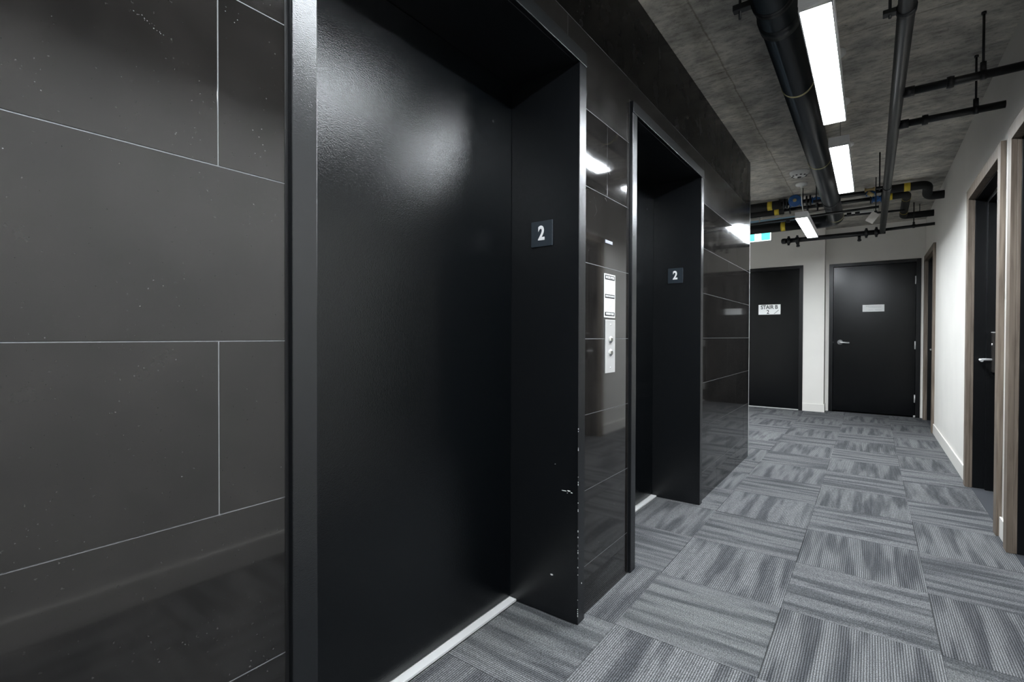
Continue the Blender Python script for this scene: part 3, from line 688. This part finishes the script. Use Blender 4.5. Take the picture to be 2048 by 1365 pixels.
st = thing('support_strut', 'thin black steel channel hung under the far pipes', 'strut', (-.6, 6.1, 2.40))
build('channel', lambda bm: tube(bm, [(-1.6, 6.10, 2.368), (.055, 6.10, 2.402)], .0155, 4), IRON, st)
for x in (-1.12, -.60, .03):
    build('rod', lambda bm: (cyl(bm, (x, 6.10, 2.36), (x, 6.10, ZC-.0005), .0045, 8), cyl(bm, (x, 6.10, 2.348), (x, 6.10, 2.365), .012, 6)), IRON, st)
for x in (-.74, -.12, -.19): build('clamp', lambda bm: bx(bm, x-.02, x+.02, 6.082, 6.118, 2.352, 2.376), IRON, st, bevel=.003)
pt = thing('paper_tag', 'small grey paper tag hanging tilted below the far strut', 'tag', (.003, 6.06, 2.31))
def ptag(bm):
    a = math.radians(-35)
    P = [(-.036, -.052), (.036, -.052), (.036, .052), (-.036, .052)]
    q = [(.003+x*math.cos(a)-z*math.sin(a), 2.293+x*math.sin(a)+z*math.cos(a)) for x, z in P]
    A = [bm.verts.new((x, 6.062, z)) for x, z in q]; B = [bm.verts.new((x, 6.0635, z)) for x, z in q]
    bm.faces.new(A); bm.faces.new(B)
    for i in range(4): bm.faces.new((A[i], A[(i+1) % 4], B[(i+1) % 4], B[i]))
build('card', ptag, PAPER, pt)
build('string', lambda bm: cyl(bm, (.022, 6.063, 2.33), (.008, 6.09, 2.41), .001, 6), IRON, pt)

cd = thing('pale_duct', 'pale blue and grey flat duct crossing behind the far pipes', 'duct', (-1, 7.25, 2.63))
build('blue_section', boxes((-3.9, -.78, 7.23, 7.29, 2.608, 2.660)), PALE, cd, bevel=.004)
build('grey_section', boxes((-.78, .06, 7.225, 7.295, 2.600, 2.668)), PALEG, cd, bevel=.006)
tp = thing('thin_pipe', 'thin dark pipe crossing just above the far header', 'pipe', (-.2, 7.1, 2.55))
build('pipe_run', lambda bm: tube(bm, [(-.50, 7.12, 2.570), (.30, 7.12, 2.545)], .012, 12), IRON, tp)
build('pipe_run', lambda bm: tube(bm, [(-3.9, 7.12, 2.535), (-.62, 7.12, 2.575)], .010, 12), IRON, tp)

# ---------------------------------------------------------------- detector, exit sign
sd = thing('smoke_detector', 'round white smoke detector on the ceiling above the farthest lamp', 'smoke detector', (-.57, 5.49, ZC))
build('base', lambda bm: lathe(bm, (-.57, 5.47, ZC-.0003), (0, 0, -1), [(0, .085), (.012, .085), (.020, .078), (.034, .070), (.046, .050), (.050, .030), (.050, 0)], 32), WHITEP, sd)
def grille(bm):
    for i in range(10):
        a = 2*PI*i/10; cx, cy = -.57+.058*math.cos(a), 5.47+.058*math.sin(a)
        lathe(bm, (cx, cy, ZC-.040), (0, 0, -1), [(0, .010), (.006, .009), (.006, 0)], 8)
    lathe(bm, (-.57, 5.47, ZC-.050), (0, 0, -1), [(0, .018), (.010, .014), (.010, 0)], 14)
o = build('grille', grille, simple('dark_grille', (.08, .08, .08), .5), sd); o['kind'] = 'stuff'

ex = thing('exit_sign', 'lit green and white pictogram exit sign half hidden behind the tiled corner', 'exit sign', (-1.2, 7.16, 2.41))
ye = 7.14
build('housing', boxes((-1.345, -1.053, ye, ye+.05, 2.355, 2.475)), WHITEP, ex, bevel=.004)
for a, b_ in ((-1.333, -1.253), (-1.173, -1.067)): build('green_panel', boxes((a, b_, ye-.003, ye-.0004, 2.369, 2.461)), EXG, ex)
build('white_panel', boxes((-1.253, -1.173, ye-.003, ye-.0004, 2.366, 2.464), (-1.340, -1.333, ye-.003, ye-.0004, 2.362, 2.468), (-1.067, -1.060, ye-.003, ye-.0004, 2.362, 2.468),
      (-1.333, -1.067, ye-.003, ye-.0004, 2.362, 2.369), (-1.333, -1.253, ye-.003, ye-.0004, 2.461, 2.468), (-1.173, -1.067, ye-.003, ye-.0004, 2.461, 2.468)), EXW, ex)
def runner(bm):
    X, Z, y = -1.215, 2.375, ye-.0036
    lathe(bm, (X+.004, y+.0004, Z+.076), (0, -1, 0), [(0, .007), (.0006, .007), (.0006, 0)], 14)
    def limb(a, b_, w):
        a = Vector((X+a[0], y, Z+a[1])); b_ = Vector((X+b_[0], y, Z+b_[1])); n = (b_-a).normalized().cross(Vector((0, 1, 0)))*w/2
        v = [bm.verts.new(p) for p in (a-n, a+n, b_+n, b_-n)]; bm.faces.new(v)
    limb((0, .066), (-.006, .036), .013); limb((-.006, .038), (.010, .022), .009); limb((.010, .022), (.006, .002), .007)
    limb((-.006, .038), (-.012, .018), .009); limb((-.012, .018), (-.028, .010), .007); limb((0, .062), (.018, .050), .006); limb((0, .062), (-.018, .052), .006); limb((-.018, .052), (-.022, .040), .005)
build('running_figure', runner, EXM, ex)
build('bracket', lambda bm: (cyl(bm, (-1.2, ye+.025, 2.475), (-1.2, ye+.025, ZC-.0005), .008, 12), lathe(bm, (-1.2, ye+.025, ZC-.0005), (0, 0, -1), [(0, .05), (.015, .05), (.02, .02), (.02, 0)], 24)), WHITEP, ex)
